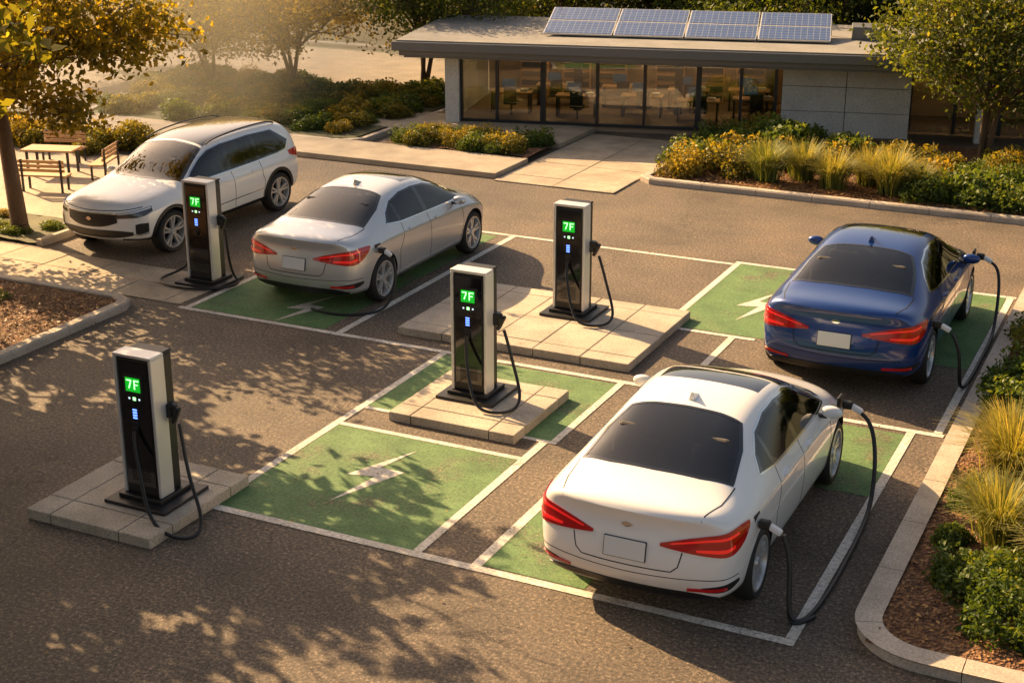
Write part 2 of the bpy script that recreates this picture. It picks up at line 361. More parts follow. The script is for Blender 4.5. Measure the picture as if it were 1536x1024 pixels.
def grass_mesh(seed,n=520,L=.62):
    rng=random.Random(seed);V=[];F=[];shv=[]
    for i in range(n):
        a=rng.uniform(0,6.283);r0=abs(rng.gauss(0,.07));lean=rng.uniform(.12,1.0)**.8;l=L*rng.uniform(.65,1.15);w=.007
        cx,cy=r0*math.cos(a),r0*math.sin(a);a2=a+rng.uniform(-.5,.5);dx,dy=math.cos(a2),math.sin(a2);b=len(V);sv=rng.random()
        for k in range(5):
            t=k/4;hx=lean*l*(t**1.7)*.75;hz=l*(t-.45*lean*t*t*t)
            ww=w*(1-t*.85)
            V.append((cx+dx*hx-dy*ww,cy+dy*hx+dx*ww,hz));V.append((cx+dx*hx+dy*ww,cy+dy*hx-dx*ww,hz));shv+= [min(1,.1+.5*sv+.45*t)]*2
        for k in range(4): F.append((b+2*k,b+2*k+1,b+2*k+3,b+2*k+2))
    me=bpy.data.meshes.new('blades');me.from_pydata(V,[],F);a=me.attributes.new('shade','FLOAT','POINT');a.data.foreach_set('value',shv)
    me.materials.append(M['grass']);return me
GR=[grass_mesh(21,900),grass_mesh(22,1000,.7),grass_mesh(23,800,.55)]
def shrub(x,y,s,k=None,z=.08,hs=1):
    o=bpy.data.objects.new('shrub',SH[rb.randrange(5) if k is None else k]);COL.objects.link(o);o.location=(x,y,z);o.rotation_euler[2]=rb.uniform(0,6.28);o.scale=(s,s*rb.uniform(.85,1.15),s*hs)
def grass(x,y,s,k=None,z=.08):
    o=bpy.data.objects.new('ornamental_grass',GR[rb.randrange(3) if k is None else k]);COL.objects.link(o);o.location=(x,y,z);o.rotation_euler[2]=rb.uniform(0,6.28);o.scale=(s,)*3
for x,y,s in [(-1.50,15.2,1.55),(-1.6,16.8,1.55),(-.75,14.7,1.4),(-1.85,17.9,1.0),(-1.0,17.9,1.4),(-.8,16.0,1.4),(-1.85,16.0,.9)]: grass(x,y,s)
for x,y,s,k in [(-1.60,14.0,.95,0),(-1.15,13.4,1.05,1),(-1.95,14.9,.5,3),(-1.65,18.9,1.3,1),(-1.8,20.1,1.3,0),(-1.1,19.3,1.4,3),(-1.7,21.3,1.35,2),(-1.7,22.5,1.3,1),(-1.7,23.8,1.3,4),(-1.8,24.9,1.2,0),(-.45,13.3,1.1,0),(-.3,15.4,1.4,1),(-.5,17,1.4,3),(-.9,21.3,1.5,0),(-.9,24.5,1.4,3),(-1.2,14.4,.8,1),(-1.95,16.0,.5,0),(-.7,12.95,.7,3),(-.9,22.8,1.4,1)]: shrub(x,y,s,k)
for i in range(60):
    x=rb.uniform(-10.8,-.5);y=rb.uniform(31.4,34.2);shrub(x,y,rb.uniform(1.0,1.45))
for x,y,s,k in [(-10.5,30.5,1.4,4),(-9.6,30.9,1.4,2),(-10.9,31.5,1.3,0),(-5.2,30.4,1.4,0),(-4.3,30.5,1.4,3),(-3.5,30.4,1.3,1),(-2.6,30.6,1.3,0),(-9.2,33,1.9,3)]: shrub(x,y,s,k)
for x,y,s in [(-8.7,30.5,1.7),(-8.0,31.0,1.6),(-7.2,30.5,1.7),(-6.6,31.1,1.5),(-6.0,30.5,1.6),(-5.5,31.0,1.3)]: grass(x,y,s)
for i in range(26): shrub(-17.8+rb.uniform(0,3.3),30.5+rb.uniform(0,1.2),rb.uniform(.7,1.1),rb.choice([0,1,2,4,4]),.12,.85)
for i in range(110):
    y=rb.uniform(30.6,36.5);x=rb.uniform(-27.6-(y-30)*.2,-19.5);shrub(x,y,rb.uniform(.8,1.4),rb.choice([0,1,2,3,4]),.1,.8)
for i in range(26): shrub(rb.uniform(-28,-20),rb.uniform(19.9,21.3),rb.uniform(.4,.7),None,.02,.6)
for i in range(16): shrub(rb.uniform(-28.5,-23.4),rb.uniform(26.2,27.8),rb.uniform(.9,1.4),rb.choice([2,4]),.02)
for i in range(14): shrub(rb.uniform(-23.8,-16.6),rb.uniform(10,17.4),rb.uniform(.35,.6),None,.06,.6)
rng=np.random.default_rng(5)
def litter(x0,x1,y0,y1,n,z,s=.05):
    C=np.column_stack([rng.uniform(x0,x1,n),rng.uniform(y0,y1,n),z+rng.uniform(0,.025,n)])
    obj('leaf_litter',leaf_data('leaf_litter',C,s,rng,rng.uniform(0,1,n),M['litter'],3))
litter(-2.25,0.5,12.7,25.6,5000,.11);litter(-20,-15.75,13,17.7,5000,.10);litter(-11,-1,29.75,31.5,4000,.12,.06);litter(-16,-3,7.5,30,700,.012,.035);litter(-17,-15,9,17,500,.012,.04)
# ---------------------------------------------------------------- building
B=empty('office_building',(-17.9,33.4,0),math.radians(14))
HG=1.86;DP=4.2
box('floor_slab',(11.3,DP,.12),(5.65,DP/2+.05,.06),M['floor'],B)
box('back_wall',(11.3,.15,HG),(5.65,DP+.05,HG/2+.1),M['warmwall'],B)
box('left_wall',(.14,DP-.6,HG-.1),(-.05,DP/2+.1,HG/2+.1),M['bconc'],B)
box('corner_pillar',(.36,.36,HG+.0),(.0,.02,HG/2),M['bconc'],B)
for i in range(2):
    for j in range(3):
        box('wall_panel',(1.53,.22,.60),(8.32+.80+i*1.545,.11,.12+.3+j*.612),M['bconc'],B,.006)
box('wall_core',(3.0,.16,HG-.02),(9.85,.14,HG/2),M['dark'],B)
box('partition',(.1,DP-.8,HG),(8.4,DP/2+.2,HG/2+.1),M['warmwall'],B)
xm=[.2,1.15,2.35,3.75,4.95,6.3,7.35,8.2]
for i,x in enumerate(xm): box('mullion',(.075 if i not in(2,5) else .13,.13,HG-.14),(x,.05,HG/2+.06),M['frame'],B)
for a,b in zip(xm,xm[1:]):
    box('glass_pane',(b-a-.10,.02,HG-.3),((a+b)/2,.06,HG/2+.04),M['glass'],B)
    box('sill',(b-a-.08,.1,.08),((a+b)/2,.05,.165),M['frame'],B)
    box('head',(b-a-.08,.1,.08),((a+b)/2,.05,HG-.05),M['frame'],B)
box('wing_back',(8,.15,HG),(15.4,4,HG/2),M['warmwall'],B)
for i,x in enumerate([11.5,12.6,13.7,14.9,16.2,17.6]): box('mullion',(.09,.12,HG-.1),(x,1.3,HG/2),M['frame'],B)
for a,b in zip([11.5,12.6,13.7,14.9,16.2],[12.6,13.7,14.9,16.2,17.6]): box('glass_pane',(b-a-.1,.02,HG-.1),((a+b)/2,1.32,HG/2),M['glass'],B)
box('wing_pillar',(.3,.3,HG),(13.2,.6,HG/2),M['bconc'],B)
box('wing_side',(.2,1.3,HG),(11.3,.9,HG/2),M['bconc'],B)
RD=DP+1.2;RY=RD/2-1.15
box('soffit',(12.7,RD-.5,.05),(5.30,RY,HG+.03),M['fascia'],B)
box('fascia_lower',(12.9,RD-.3,.13),(5.30,RY,HG+.13),M['fascia'],B,.01)
box('fascia_upper',(13.2,RD,.22),(5.30,RY,HG+.31),M['fascia'],B,.015)
box('roof_top',(13.0,RD-.2,.05),(5.30,RY,HG+.43),M['roofm'],B)
box('wing_roof',(7.5,5.0,.30),(15.7,1.9,HG+.25),M['fascia'],B,.01)
m,nt,b=newmat('solar_cells');co=objco(nt)
br=N(nt,'ShaderNodeTexBrick');br.offset=0;br.inputs['Scale'].default_value=1;br.inputs['Brick Width'].default_value=.155;br.inputs['Row Height'].default_value=.155;br.inputs['Mortar Size'].default_value=.006
br.inputs['Color1'].default_value=(.02,.05,.16,1);br.inputs['Color2'].default_value=(.03,.07,.20,1);br.inputs['Mortar'].default_value=(.25,.28,.32,1)
nt.links.new(co,br.inputs['Vector']);nt.links.new(br.outputs['Color'],b.inputs['Base Color']);b.inputs['Roughness'].default_value=.12;b.inputs['Coat Weight'].default_value=1
M['solar']=m
R=empty('solar_array',(2.30,0.3,HG+.50));R.parent=B;R.rotation_euler[0]=math.radians(15)
for i in range(4):
    for j in range(2):
        box('solar_frame',(1.76,.86,.04),(.85+i*1.80,.5+j*.88,0),M['silver'],R)
        box('solar_panel',(1.70,.80,.012),(.85+i*1.80,.5+j*.88,.022),M['solar'],R)
for i in range(5): box('rack_leg',(.04,.04,.42),(2.40+i*1.76,1.9,HG+.62),M['silver'],B)
box('roof_unit',(.9,.9,.35),(10.4,1.7,HG+.6),M['fascia'],B,.02)
def desk(x,y,rz=0):
    box('desk_top',(1.1,.5,.035),(x,y,.66),M['wood'],B)
    for a in(-.5,.5): box('desk_leg',(.04,.45,.52),(x+a,y,.38),M['frame'],B)
    box('monitor',(.36,.03,.22),(x-.1,y+.12,.86),M['monitor'],B);box('monitor_stand',(.05,.05,.1),(x-.1,y+.14,.72),M['frame'],B)
    box('paper_tray',(.2,.2,.06),(x+.35,y,.71),M['plate'],B)
    box('chair_seat',(.36,.36,.06),(x+.1,y-.5,.46),M['black'],B,.02);box('chair_back',(.34,.05,.4),(x+.1,y-.68,.7),M['black'],B,.02);box('chair_post',(.05,.05,.34),(x+.1,y-.5,.28),M['frame'],B)
for x,y in [(1.2,1.6),(3.0,1.4),(4.7,1.7),(6.2,1.3),(7.6,1.8),(2.2,2.9),(4.0,3.0),(5.8,2.9),(7.4,3.1)]: desk(x,y)
for x in (1.2,3,4.8,6.6): box('ceiling_lamp',(.7,.16,.03),(x,1.6,HG-.03),M['ceil'],B);box('ceiling_lamp',(.7,.16,.03),(x+.4,3.2,HG-.03),M['ceil'],B)
for x in (1.4,2.6,3.6,5.2,6.3,7.4):
    box('bookcase',(.8,.3,1.1),(x,DP-.3,.68),M['wood'],B)
    for k in range(4): box('shelf_contents',(.7,.04,.14),(x,DP-.47,.30+.25*k),M['frame'] if k%2 else M['seat'],B)
for x in (2.9,5.6): box('interior_column',(.2,.2,HG-.1),(x,2.2,HG/2+.05),M['frame'],B)
for x in (12.5,15): box('ceiling_lamp',(.7,.16,.03),(x,2.2,HG-.03),M['ceil'],B)
# ---------------------------------------------------------------- chargers
def charger(x,y,z,cab=None,side=1):
    E=empty('ev_charger',(x,y,z))
    box('plinth',(.86,.82,.045),(0.02,0,.0225),M['black'],E,.008);box('plinth_step',(.60,.56,.05),(0,0,.07),M['black'],E,.008)
    box('cabinet',(.46,.40,1.66),(0,0,.92),M['black'],E,.025,None,3)
    box('front_panel',(.40,.014,1.50),(0,-.203,.96),M['blackgloss'],E,.005)
    for s in(-1,1): box('side_trim',(.04,.235,1.66),(s*.247,-.095,.925),M['silver'],E,.012)
    box('top_trim',(.534,.235,.04),(0,-.095,1.772),M['silver'],E,.012)
    box('top_cap',(.46,.20,.035),(0,.105,1.765),M['black'],E,.01)
    box('screen_bezel',(.27,.012,.25),(0,-.212,1.44),M['black'],E,.004)
    box('screen',(.20,.008,.165),(0,-.2195,1.445),M['screen'],E)
    for (a,b_,w,h,r) in [(-.048,1.498,.07,.016,0),(-.036,1.446,.016,.095,.35),(.026,1.45,.016,.11,0),(.062,1.498,.052,.016,0),(.056,1.452,.040,.014,0)]:
        box('screen_glyph',(w,.003,h),(a,-.2245,b_),M['glyph'],E,0,(0,r,0))
    for i,a in enumerate((-.07,0,.07)): box('indicator',(.022 if i!=1 else .04,.005,.022 if i!=1 else .04),(a,-.213,1.275),M['glyph'] if i==1 else M['ledw'],E,.002)
    for i in range(4): box('status_led',(.055,.006,.018),(-.01,-.213,1.14-.032*i),M['blueled'],E)
    box('card_reader',(.10,.012,.06),(-.01,-.213,.965),M['black'],E,.004)
    for i in range(7): box('vent_slot',(.26,.006,.010),(0,-.211,.28+i*.03),M['dark'],E)
    box('holster',(.09,.13,.17),(.295,.05,1.10),M['black'],E,.02);box('holster_led',(.008,.07,.02),(.342,.04,1.15),M['blueled'],E)
    box('plug_grip',(.055,.07,.24),(.375,.02,1.06),M['cable'],E,.02,(.15,.5,0));box('plug_head',(.10,.075,.075),(.335,.03,1.15),M['cable'],E,.02)
    box('socket',(.07,.03,.08),(-.01,-.225,.90),M['black'],E,.01)
    g=-z+.025
    pts=cab or [(.42,.01,.97),(.47,-.02,.80),(.52,-.05,.55),(.66,-.15,.30),(.86,-.28,.12),(.98,-.42,g+.02),(.88,-.62,g),(.58,-.66,g+.05),(.34,-.56,.10),(.18,-.42,.35),(.05,-.32,.62),(-.01,-.27,.82),(-.01,-.245,.90)]
    cable('charging_cable',pts,.0215,M['cable'],E);return E
charger(-10.45,12.07,.13)
pc=[(.42,.01,.97),(.48,-.02,.85),(.56,-.04,.6),(.68,-.1,.32),(.80,-.24,.10),(.78,-.50,.03),(.52,-.64,.03),(.30,-.60,.06),(.14,-.46,.30),(.03,-.34,.62),(-.01,-.27,.82),(-.01,-.245,.90)]
charger(-8.58,16.55,.13,pc)
charger(-8.80,20.35,.13,pc)
charger(-15.25,19.45,.02,[(.42,.01,.97),(.45,-.02,.7),(.46,0,.4),(.5,.05,.12),(.62,.1,.03),(.6,-.3,.03),(.1,-.62,.03),(-.5,-.6,.03),(-.85,-.3,.03),(-.75,.1,.03),(-.5,.15,.2),(-.36,.05,.6),(-.30,.02,1.0),(-.24,.02,1.15)])
# ---------------------------------------------------------------- cars
def build_body(T,rdy,fdy,L,wmax,arches,arch_r,ax0):
    bm=bmesh.new();rings=[];n=len(T)
    def bend(x,yy):
        a=abs(x)/wmax
        t=max(0,1-yy/.8);yy+=.24*a**2.5*t*(1 if yy<.8 else 0)
        t=max(0,1-(L-yy)/1.1);yy-=.42*a**2.3*t;return yy
    for si,(y,zb,w,zs,wb,zl,wt,ze,zc) in enumerate(T):
        P=[(0,zb),(w*.7,zb),(w-.05,zb+.04),(w-.02,zb+.5*(zs-zb)),(w,zs),(w-.022,zs+.62*(zl-zs)),(wb,zl),((wb+wt)/2+.012,(zl+ze)/2+.01),(wt,ze),(wt*.55,ze+(zc-ze)*.75),(0,zc)]
        dy=rdy if si==0 else (fdy if si==n-1 else [0]*11)
        pts=[(x,bend(x,y+dy[i]),z) for i,(x,z) in enumerate(P)]
        R=[bm.verts.new(p) for p in pts];Lf=[R[0]]+[bm.verts.new((-p[0],p[1],p[2])) for p in pts[1:10]]+[R[10]]
        rings.append((R,Lf,P,dy,y))
    for (A,AL,_,_,_),(C,CL,_,_,_) in zip(rings,rings[1:]):
        for i in range(10):
            bm.faces.new((A[i],C[i],C[i+1],A[i+1]));bm.faces.new((AL[i+1],CL[i+1],CL[i],AL[i]))
    cr=bm.edges.layers.float.get('crease_edge') or bm.edges.layers.float.new('crease_edge')
    for (A,AL,_,_,ya),(C,CL,_,_,yb) in zip(rings,rings[1:]):
        for Q,W2 in((A,C),(AL,CL)):
            e=bm.edges.get((Q[5],W2[5]))
            if e: e[cr]=.55
    for e in(0,-1):
        R,Lf,P,dy,y=rings[e];rows=[]
        for i in range(1,10):
            row=[R[i]]
            for t in(.5,0,-.5):
                x=P[i][0]*t;row.append(bm.verts.new((x,bend(x,y+dy[i]),P[i][1])))
            row.append(Lf[i]);rows.append(row)
        for a,b_ in zip(rows,rows[1:]):
            for k in range(4): bm.faces.new((a[k],a[k+1],b_[k+1],b_[k]))
        r=rows[0];bm.faces.new((R[0],r[2],r[1],r[0]));bm.faces.new((R[0],r[4],r[3],r[2]))
        r=rows[-1];bm.faces.new((R[10],r[0],r[1],r[2]));bm.faces.new((R[10],r[2],r[3],r[4]))
        if e==0:
            for a_,b_ in zip(rows[7],rows[7][1:]):
                ee=bm.edges.get((a_,b_))
                if ee: ee[cr]=.6
    bmesh.ops.recalc_face_normals(bm,faces=bm.faces[:])
    me=bpy.data.meshes.new('body');bm.to_mesh(me);bm.free()
    for m_ in (M['white'],M['dark']): me.materials.append(m_)
    o=bpy.data.objects.new('tmp',me);COL.objects.link(o)
    md=o.modifiers.new('s','SUBSURF');md.levels=3;md.render_levels=3
    def bake(o):
        dg=bpy.context.evaluated_depsgraph_get();dg.update();return bpy.data.meshes.new_from_object(o.evaluated_get(dg))
    m1=bake(o);bpy.data.objects.remove(o)
    bm=bmesh.new();bm.from_mesh(m1);bvh=BVHTree.FromBMesh(bm);bm.free()
    o=bpy.data.objects.new('tmp',m1);COL.objects.link(o)
    bm=bmesh.new()
    for ya,za in arches:
        for s in(-1,1):
            mt=Matrix.Translation((s*(ax0+.3),ya,za))@Matrix.Rotation(math.pi/2,4,'Y')
            bmesh.ops.create_cone(bm,cap_ends=True,segments=56,radius1=arch_r,radius2=arch_r,depth=.6,matrix=mt)
    bmesh.ops.recalc_face_normals(bm,faces=bm.faces[:])
    cm=bpy.data.meshes.new('cut');bm.to_mesh(cm);bm.free();cm.materials.append(M['white']);cm.materials.append(M['dark'])
    cm.polygons.foreach_set('material_index',[1]*len(cm.polygons))
    c=bpy.data.objects.new('cut',cm);COL.objects.link(c)
    md=o.modifiers.new('b','BOOLEAN');md.object=c;md.operation='DIFFERENCE';md.solver='EXACT'
    m2=bake(o);bpy.data.objects.remove(o);bpy.data.objects.remove(c)
    return m2,bvh
def inpoly(p,poly):
    x,y=p;c=False;j=len(poly)-1
    for i in range(len(poly)):
        xi,yi=poly[i];xj,yj=poly[j]
        if (yi>y)!=(yj>y) and x<(xj-xi)*(y-yi)/(yj-yi)+xi: c=not c
        j=i
    return c
def knife(bm,poly,axis,cond,mi):
    ix={'x':(1,2),'z':(0,1),'y':(0,2)}[axis];xs=[p[0] for p in poly];ys=[p[1] for p in poly]
    x0,x1,y0,y1=min(xs)-.03,max(xs)+.03,min(ys)-.03,max(ys)+.03
    def cand():
        r=[]
        for f in bm.faces:
            if not cond(f): continue
            v=[(w.co[ix[0]],w.co[ix[1]]) for w in f.verts]
            if max(a for a,_ in v)<x0 or min(a for a,_ in v)>x1 or max(b for _,b in v)<y0 or min(b for _,b in v)>y1: continue
            r.append(f)
        return r
    for i in range(len(poly)):
        a=poly[i];b_=poly[(i+1)%len(poly)];fs=[]
        for f in cand():
            cc=f.calc_center_median();q=(cc[ix[0]],cc[ix[1]])
            ex,ey=b_[0]-a[0],b_[1]-a[1];t=max(0,min(1,((q[0]-a[0])*ex+(q[1]-a[1])*ey)/(ex*ex+ey*ey)))
            if math.hypot(q[0]-a[0]-ex*t,q[1]-a[1]-ey*t)<.10: fs.append(f)
        g=set(fs)
        for f in fs: g.update(f.verts);g.update(f.edges)
        co=[0,0,0];no=[0,0,0];co[ix[0]]=a[0];co[ix[1]]=a[1];no[ix[0]]=b_[1]-a[1];no[ix[1]]=-(b_[0]-a[0])
        bmesh.ops.bisect_plane(bm,geom=list(g),plane_co=co,plane_no=Vector(no).normalized(),dist=1e-5)
    for f in cand():
        c=f.calc_center_median()
        if inpoly((c[ix[0]],c[ix[1]]),poly): f.material_index=mi
def catm(vals,t):
    n=len(vals)-1;x=t*n;i=min(n-1,int(x));f=x-i
    p0=vals[max(0,i-1)];p1=vals[i];p2=vals[i+1];p3=vals[min(n,i+2)]
    return .5*((2*p1)+(-p0+p2)*f+(2*p0-5*p1+4*p2-p3)*f*f+(-p0+3*p1-3*p2+p3)*f**3)
class Dresser:
    def __init__(s,bvh,E): s.b=bvh;s.E=E
    def ray(s,mode,a,b):
        if mode[0]=='x': sg=1 if mode=='x+' else -1;o=Vector((sg*3,a,b));d=Vector((-sg,0,0))
        elif mode=='z': o=Vector((a,b,4));d=Vector((0,0,-1))
        elif mode=='y-': o=Vector((a,-4,b));d=Vector((0,1,0))
        elif mode=='y+': o=Vector((a,10,b));d=Vector((0,-1,0))
        elif mode[0]=='r': cy=mode[1];q=Vector((math.sin(a),-math.cos(a),0));o=Vector((0,cy,b))+q*4;d=-q
        elif mode[0]=='f': cy=mode[1];q=Vector((math.sin(a),math.cos(a),0));o=Vector((0,cy,b))+q*4;d=-q
        l,n,i,_=s.b.ray_cast(o,d)
        if l is None: return None
        if n.dot(d)>0:n=-n
        return l,n
    def grid(s,name,rows,mode,off,mat):
        H=[[s.ray(mode,*p) for p in r] for r in rows];last=None
        V=[];m,n=len(rows),len(rows[0])
        for r in H:
            for k,h in enumerate(r):
                if h is None: h=last
                if h is None: return None
                last=h;V.append(tuple(h[0]+h[1]*off))
        F=[(i*n+k,i*n+k+1,(i+1)*n+k+1,(i+1)*n+k) for i in range(m-1) for k in range(n-1)]
        ring=[k for k in range(n)]+[i*n+n-1 for i in range(1,m)]+[(m-1)*n+k for k in range(n-2,-1,-1)]+[i*n for i in range(m-2,0,-1)]
        b=len(V)
        for r in ring:
            h=H[r//n][r%n] or last
            V.append(tuple(h[0]-h[1]*.006))
        q=len(ring)
        for i in range(q): F.append((ring[i],ring[(i+1)%q],b+(i+1)%q,b+i))
        me=bpy.data.meshes.new(name);me.from_pydata(V,[],F);bm=bmesh.new();bm.from_mesh(me);bmesh.ops.recalc_face_normals(bm,faces=bm.faces[:]);bm.to_mesh(me);bm.free()
        o=obj(name,me,s.E,[mat],True);me.set_sharp_from_angle(angle=math.radians(40));return o
    def patch(s,name,us,top,bot,mode,off,mat,nc=26,nr=6,mir=False,deg=True):
        rows=[]
        for j in range(nr+1):
            row=[]
            for i in range(nc+1):
                t=i/nc;u=catm(us,t);a=catm(top,t);b=catm(bot,t);v=b+(a-b)*j/nr
                if deg:u=math.radians(u)
                row.append((-u if mir else u,v))
            rows.append(row)
        return s.grid(name,rows,mode,off,mat)
    def both(s,*a,**k):
        s.patch(*a,**k);s.patch(*a,mir=True,**k)
    def ribbon(s,name,pts,w,mode,off,mat,closed=False,deg=False,sm=True,step=.04):
        P=[Vector(p) for p in pts]
        if closed:P.append(P[0])
        D=[P[0]]
        for a,b in zip(P,P[1:]):
            n=max(1,int((b-a).length/(step*(20 if deg else 1))));D+=[a+(b-a)*k/n for k in range(1,n+1)]
        r1=[];r2=[]
        for i,p in enumerate(D):
            if closed: a=D[(i-1)%(len(D)-1)];b=D[(i+1)%(len(D)-1)] if i<len(D)-1 else D[1]
            else: a=D[max(0,i-1)];b=D[min(len(D)-1,i+1)]
            d=(b-a);
            if deg: d=Vector((d.x*math.pi/180,d.y))
            d.normalize();nn=Vector((-d.y,d.x))*w/2;q=Vector((math.radians(p.x),p.y)) if deg else p
            r1.append((q.x+nn.x,q.y+nn.y));r2.append((q.x-nn.x,q.y-nn.y))
        return s.grid(name,[r1,r2],mode,off,mat)
def lathe(prof,n,name,mat,parent,axis_off=(0,0,0)):
    V=[];F=[];m=len(prof)
    for i in range(n):
        a=2*math.pi*i/n
        for r,x in prof: V.append((x,r*math.cos(a),r*math.sin(a)))
    for i in range(n):
        for k in range(m-1):
            a=i*m+k;b=((i+1)%n)*m+k;F.append((a,b,b+1,a+1))
    me=bpy.data.meshes.new(name);me.from_pydata(V,[],F);me.materials.append(mat);me.polygons.foreach_set('use_smooth',[True]*len(F));me.set_sharp_from_angle(angle=math.radians(35));return me
def wheel_meshes(r,w):
    rr=r*.74
    tyre=lathe([(rr,-w/2+.01),(rr+.02,-w/2),(r-.04,-w/2-.004),(r-.012,-w/2+.02),(r,-w/2+.045),(r,w/2-.045),(r-.012,w/2-.02),(r-.04,w/2+.004),(rr+.02,w/2),(rr,w/2-.01)],48,'tyre',M['rubber'],None)
    rim=lathe([(rr-.05,-w/2+.02),(rr,-w/2+.02),(rr,w/2-.03),(rr+.006,w/2-.004),(rr-.012,w/2-.004),(rr-.022,w/2-.03),(rr-.03,-w/2+.03)],48,'rim',M['rim'],None)
    disc=lathe([(0.001,-.01),(rr*.98,-.01),(rr*.98,.0),(.001,.0)],32,'brake_disc',M['dark'],None)
    bm=bmesh.new()
    def quadbar(a0,a1,r0,r1,w0,w1,x0,x1,t):
        vs=[]
        for rad,an,ww,xx in((r0,a0,w0,x0),(r1,a1,w1,x1)):
            c=Vector((0,math.cos(an),math.sin(an)));s=Vector((0,-math.sin(an),math.cos(an)))
            for sx in(-1,1):
                for xo in(0,-t): vs.append(bm.verts.new(c*rad+s*sx*ww/2*(1 if xo==0 else 1.3)+Vector((xx+xo,0,0))))
        a,b,c,d,e,f,g,h=vs
        for q in((a,c,g,e),(b,f,h,d),(a,e,f,b),(c,d,h,g),(a,b,d,c),(e,g,h,f)): bm.faces.new(q)
    for i in range(5):
        A=2*math.pi*i/5+.3
        for s in(-1,1): quadbar(A+s*.20,A+s*.17,r*.10,rr*.985,.030,.042,w/2-.035,w/2-.018,.04)
    quad=bmesh.ops.create_cone(bm,cap_ends=True,segments=24,radius1=r*.2,radius2=r*.15,depth=.05,matrix=Matrix.Translation((w/2-.04,0,0))@Matrix.Rotation(math.pi/2,4,'Y'))
    bmesh.ops.recalc_face_normals(bm,faces=bm.faces[:])
    sp=bpy.data.meshes.new('spokes');bm.to_mesh(sp);bm.free();sp.materials.append(M['rim'])
    return [('tyre',tyre),('rim',rim),('brake_disc',disc),('spokes',sp)]
def put_wheels(E,ms,ys,x,z):
    for y in ys:
        for s in(-1,1):
            W=empty('wheel',(s*x,y,z));W.parent=E;W.rotation_euler[2]=0 if s>0 else math.pi
            for n,me in ms:
                o=bpy.data.objects.new(n,me);COL.objects.link(o);o.parent=W
def mirror_(E,x,y,z,mat):
    for s in(-1,1):
        bm=bmesh.new();bmesh.ops.create_cube(bm,size=1)
        for v in bm.verts: v.co=Vector((v.co.x*.20,v.co.y*.12*(1 if v.co.x*s<0 else .8),v.co.z*.14*(1 if v.co.x*s<0 else .8)))
        me=bpy.data.meshes.new('door_mirror');bm.to_mesh(me);bm.free();o=obj('door_mirror',me,E,[mat],True);o.location=(s*(x+.11),y,z)
        md=o.modifiers.new('s','SUBSURF');md.levels=3;md.render_levels=3;o.scale=(1.2,1.2,1.2)
        box('mirror_arm',(.12,.06,.035),(s*(x+.01),y,z-.05),M['black'],E,.01)
def seats(E,rows,z):
    for y,xs in rows:
        for x in xs:
            box('seat_back',(.46,.14,.58),(x,y,z+.33),M['seat'],E,.06,(-.25,0,0),3);box('seat_cushion',(.48,.5,.16),(x,y+.25,z),M['seat'],E,.05)
            box('headrest',(.26,.09,.16),(x,y-.10,z+.72),M['seat'],E,.04,(-.2,0,0),3)
def plug(E,x,y,z,s=1):
    box('charge_port',(.03,.17,.15),(x-.02*s,y,z),M['black'],E,.012)
    box('plug_head',(.10,.075,.085),(x+.06*s,y,z-.01),M['black'],E,.02)
    box('plug_collar',(.12,.06,.06),(x+.15*s,y,z-.04),M['whiteplug'],E,.018,(0,.45*s,0))
SED=[(0.00,.30,.76,.60,.74,.87,.60,.985,1.01),(0.09,.24,.85,.64,.80,.94,.62,1.045,1.075),(0.33,.20,.895,.66,.82,.96,.62,1.045,1.08),(0.66,.18,.915,.68,.83,.97,.61,1.06,1.10),
(1.08,.18,.92,.68,.83,.98,.57,1.235,1.28),(1.60,.18,.92,.68,.83,.975,.54,1.375,1.41),(2.10,.18,.92,.67,.83,.965,.56,1.42,1.46),(2.65,.18,.92,.66,.83,.95,.56,1.40,1.445),
(3.05,.18,.92,.66,.83,.94,.57,1.29,1.34),(3.45,.18,.92,.65,.83,.925,.60,1.10,1.155),(3.80,.18,.92,.65,.82,.90,.62,.965,1.01),(4.15,.18,.92,.64,.80,.85,.58,.915,.955),
(4.45,.20,.89,.60,.75,.77,.52,.84,.87),(4.65,.24,.82,.55,.67,.69,.45,.74,.77),(4.75,.28,.72,.50,.58,.60,.40,.64,.66)]
r_dy=[.10,.10,.06,.0,-.01,.03,.06,.05,.035,.03,.03];f_dy=[-.1,-.1,-.05,0,0,-.03,-.06,-.08,-.10,-.12,-.12]
sb,sbvh=build_body(SED,r_dy,f_dy,4.75,.92,[(.95,.335),(3.80,.335)],.385,.60)
def sidec(s): return lambda f: f.normal.x*s>.2 and f.calc_center_median().x*s>.2
def cut_body(me,side,dlo,top):
    bm=bmesh.new();bm.from_mesh(me)
    for poly,mi in top: knife(bm,poly,'z',lambda f:f.normal.z>.12 and f.calc_center_median().z>.8,mi)
    for s in(-1,1):
        knife(bm,dlo,'x',sidec(s),3)
        for p in side: knife(bm,p,'x',sidec(s),2)
    for f in bm.faces:f.smooth=True
    bm.to_mesh(me);bm.free()
    while len(me.materials)<5: me.materials.append(M['dark'])
    me.set_sharp_from_angle(angle=math.radians(42))
S_side=[[(2.42,.995),(3.2,.975),(3.46,.975),(3.28,1.09),(3.0,1.22),(2.7,1.295),(2.42,1.325)],[(1.64,1.015),(2.32,.997),(2.32,1.33),(1.95,1.32),(1.64,1.26)],[(1.32,1.04),(1.58,1.02),(1.58,1.24),(1.42,1.16)]]
S_dlo=[(1.22,1.04),(1.6,1.0),(2.4,.98),(3.2,.96),(3.55,.96),(3.32,1.11),(3.02,1.245),(2.7,1.325),(2.3,1.355),(1.95,1.345),(1.6,1.28),(1.36,1.165)]
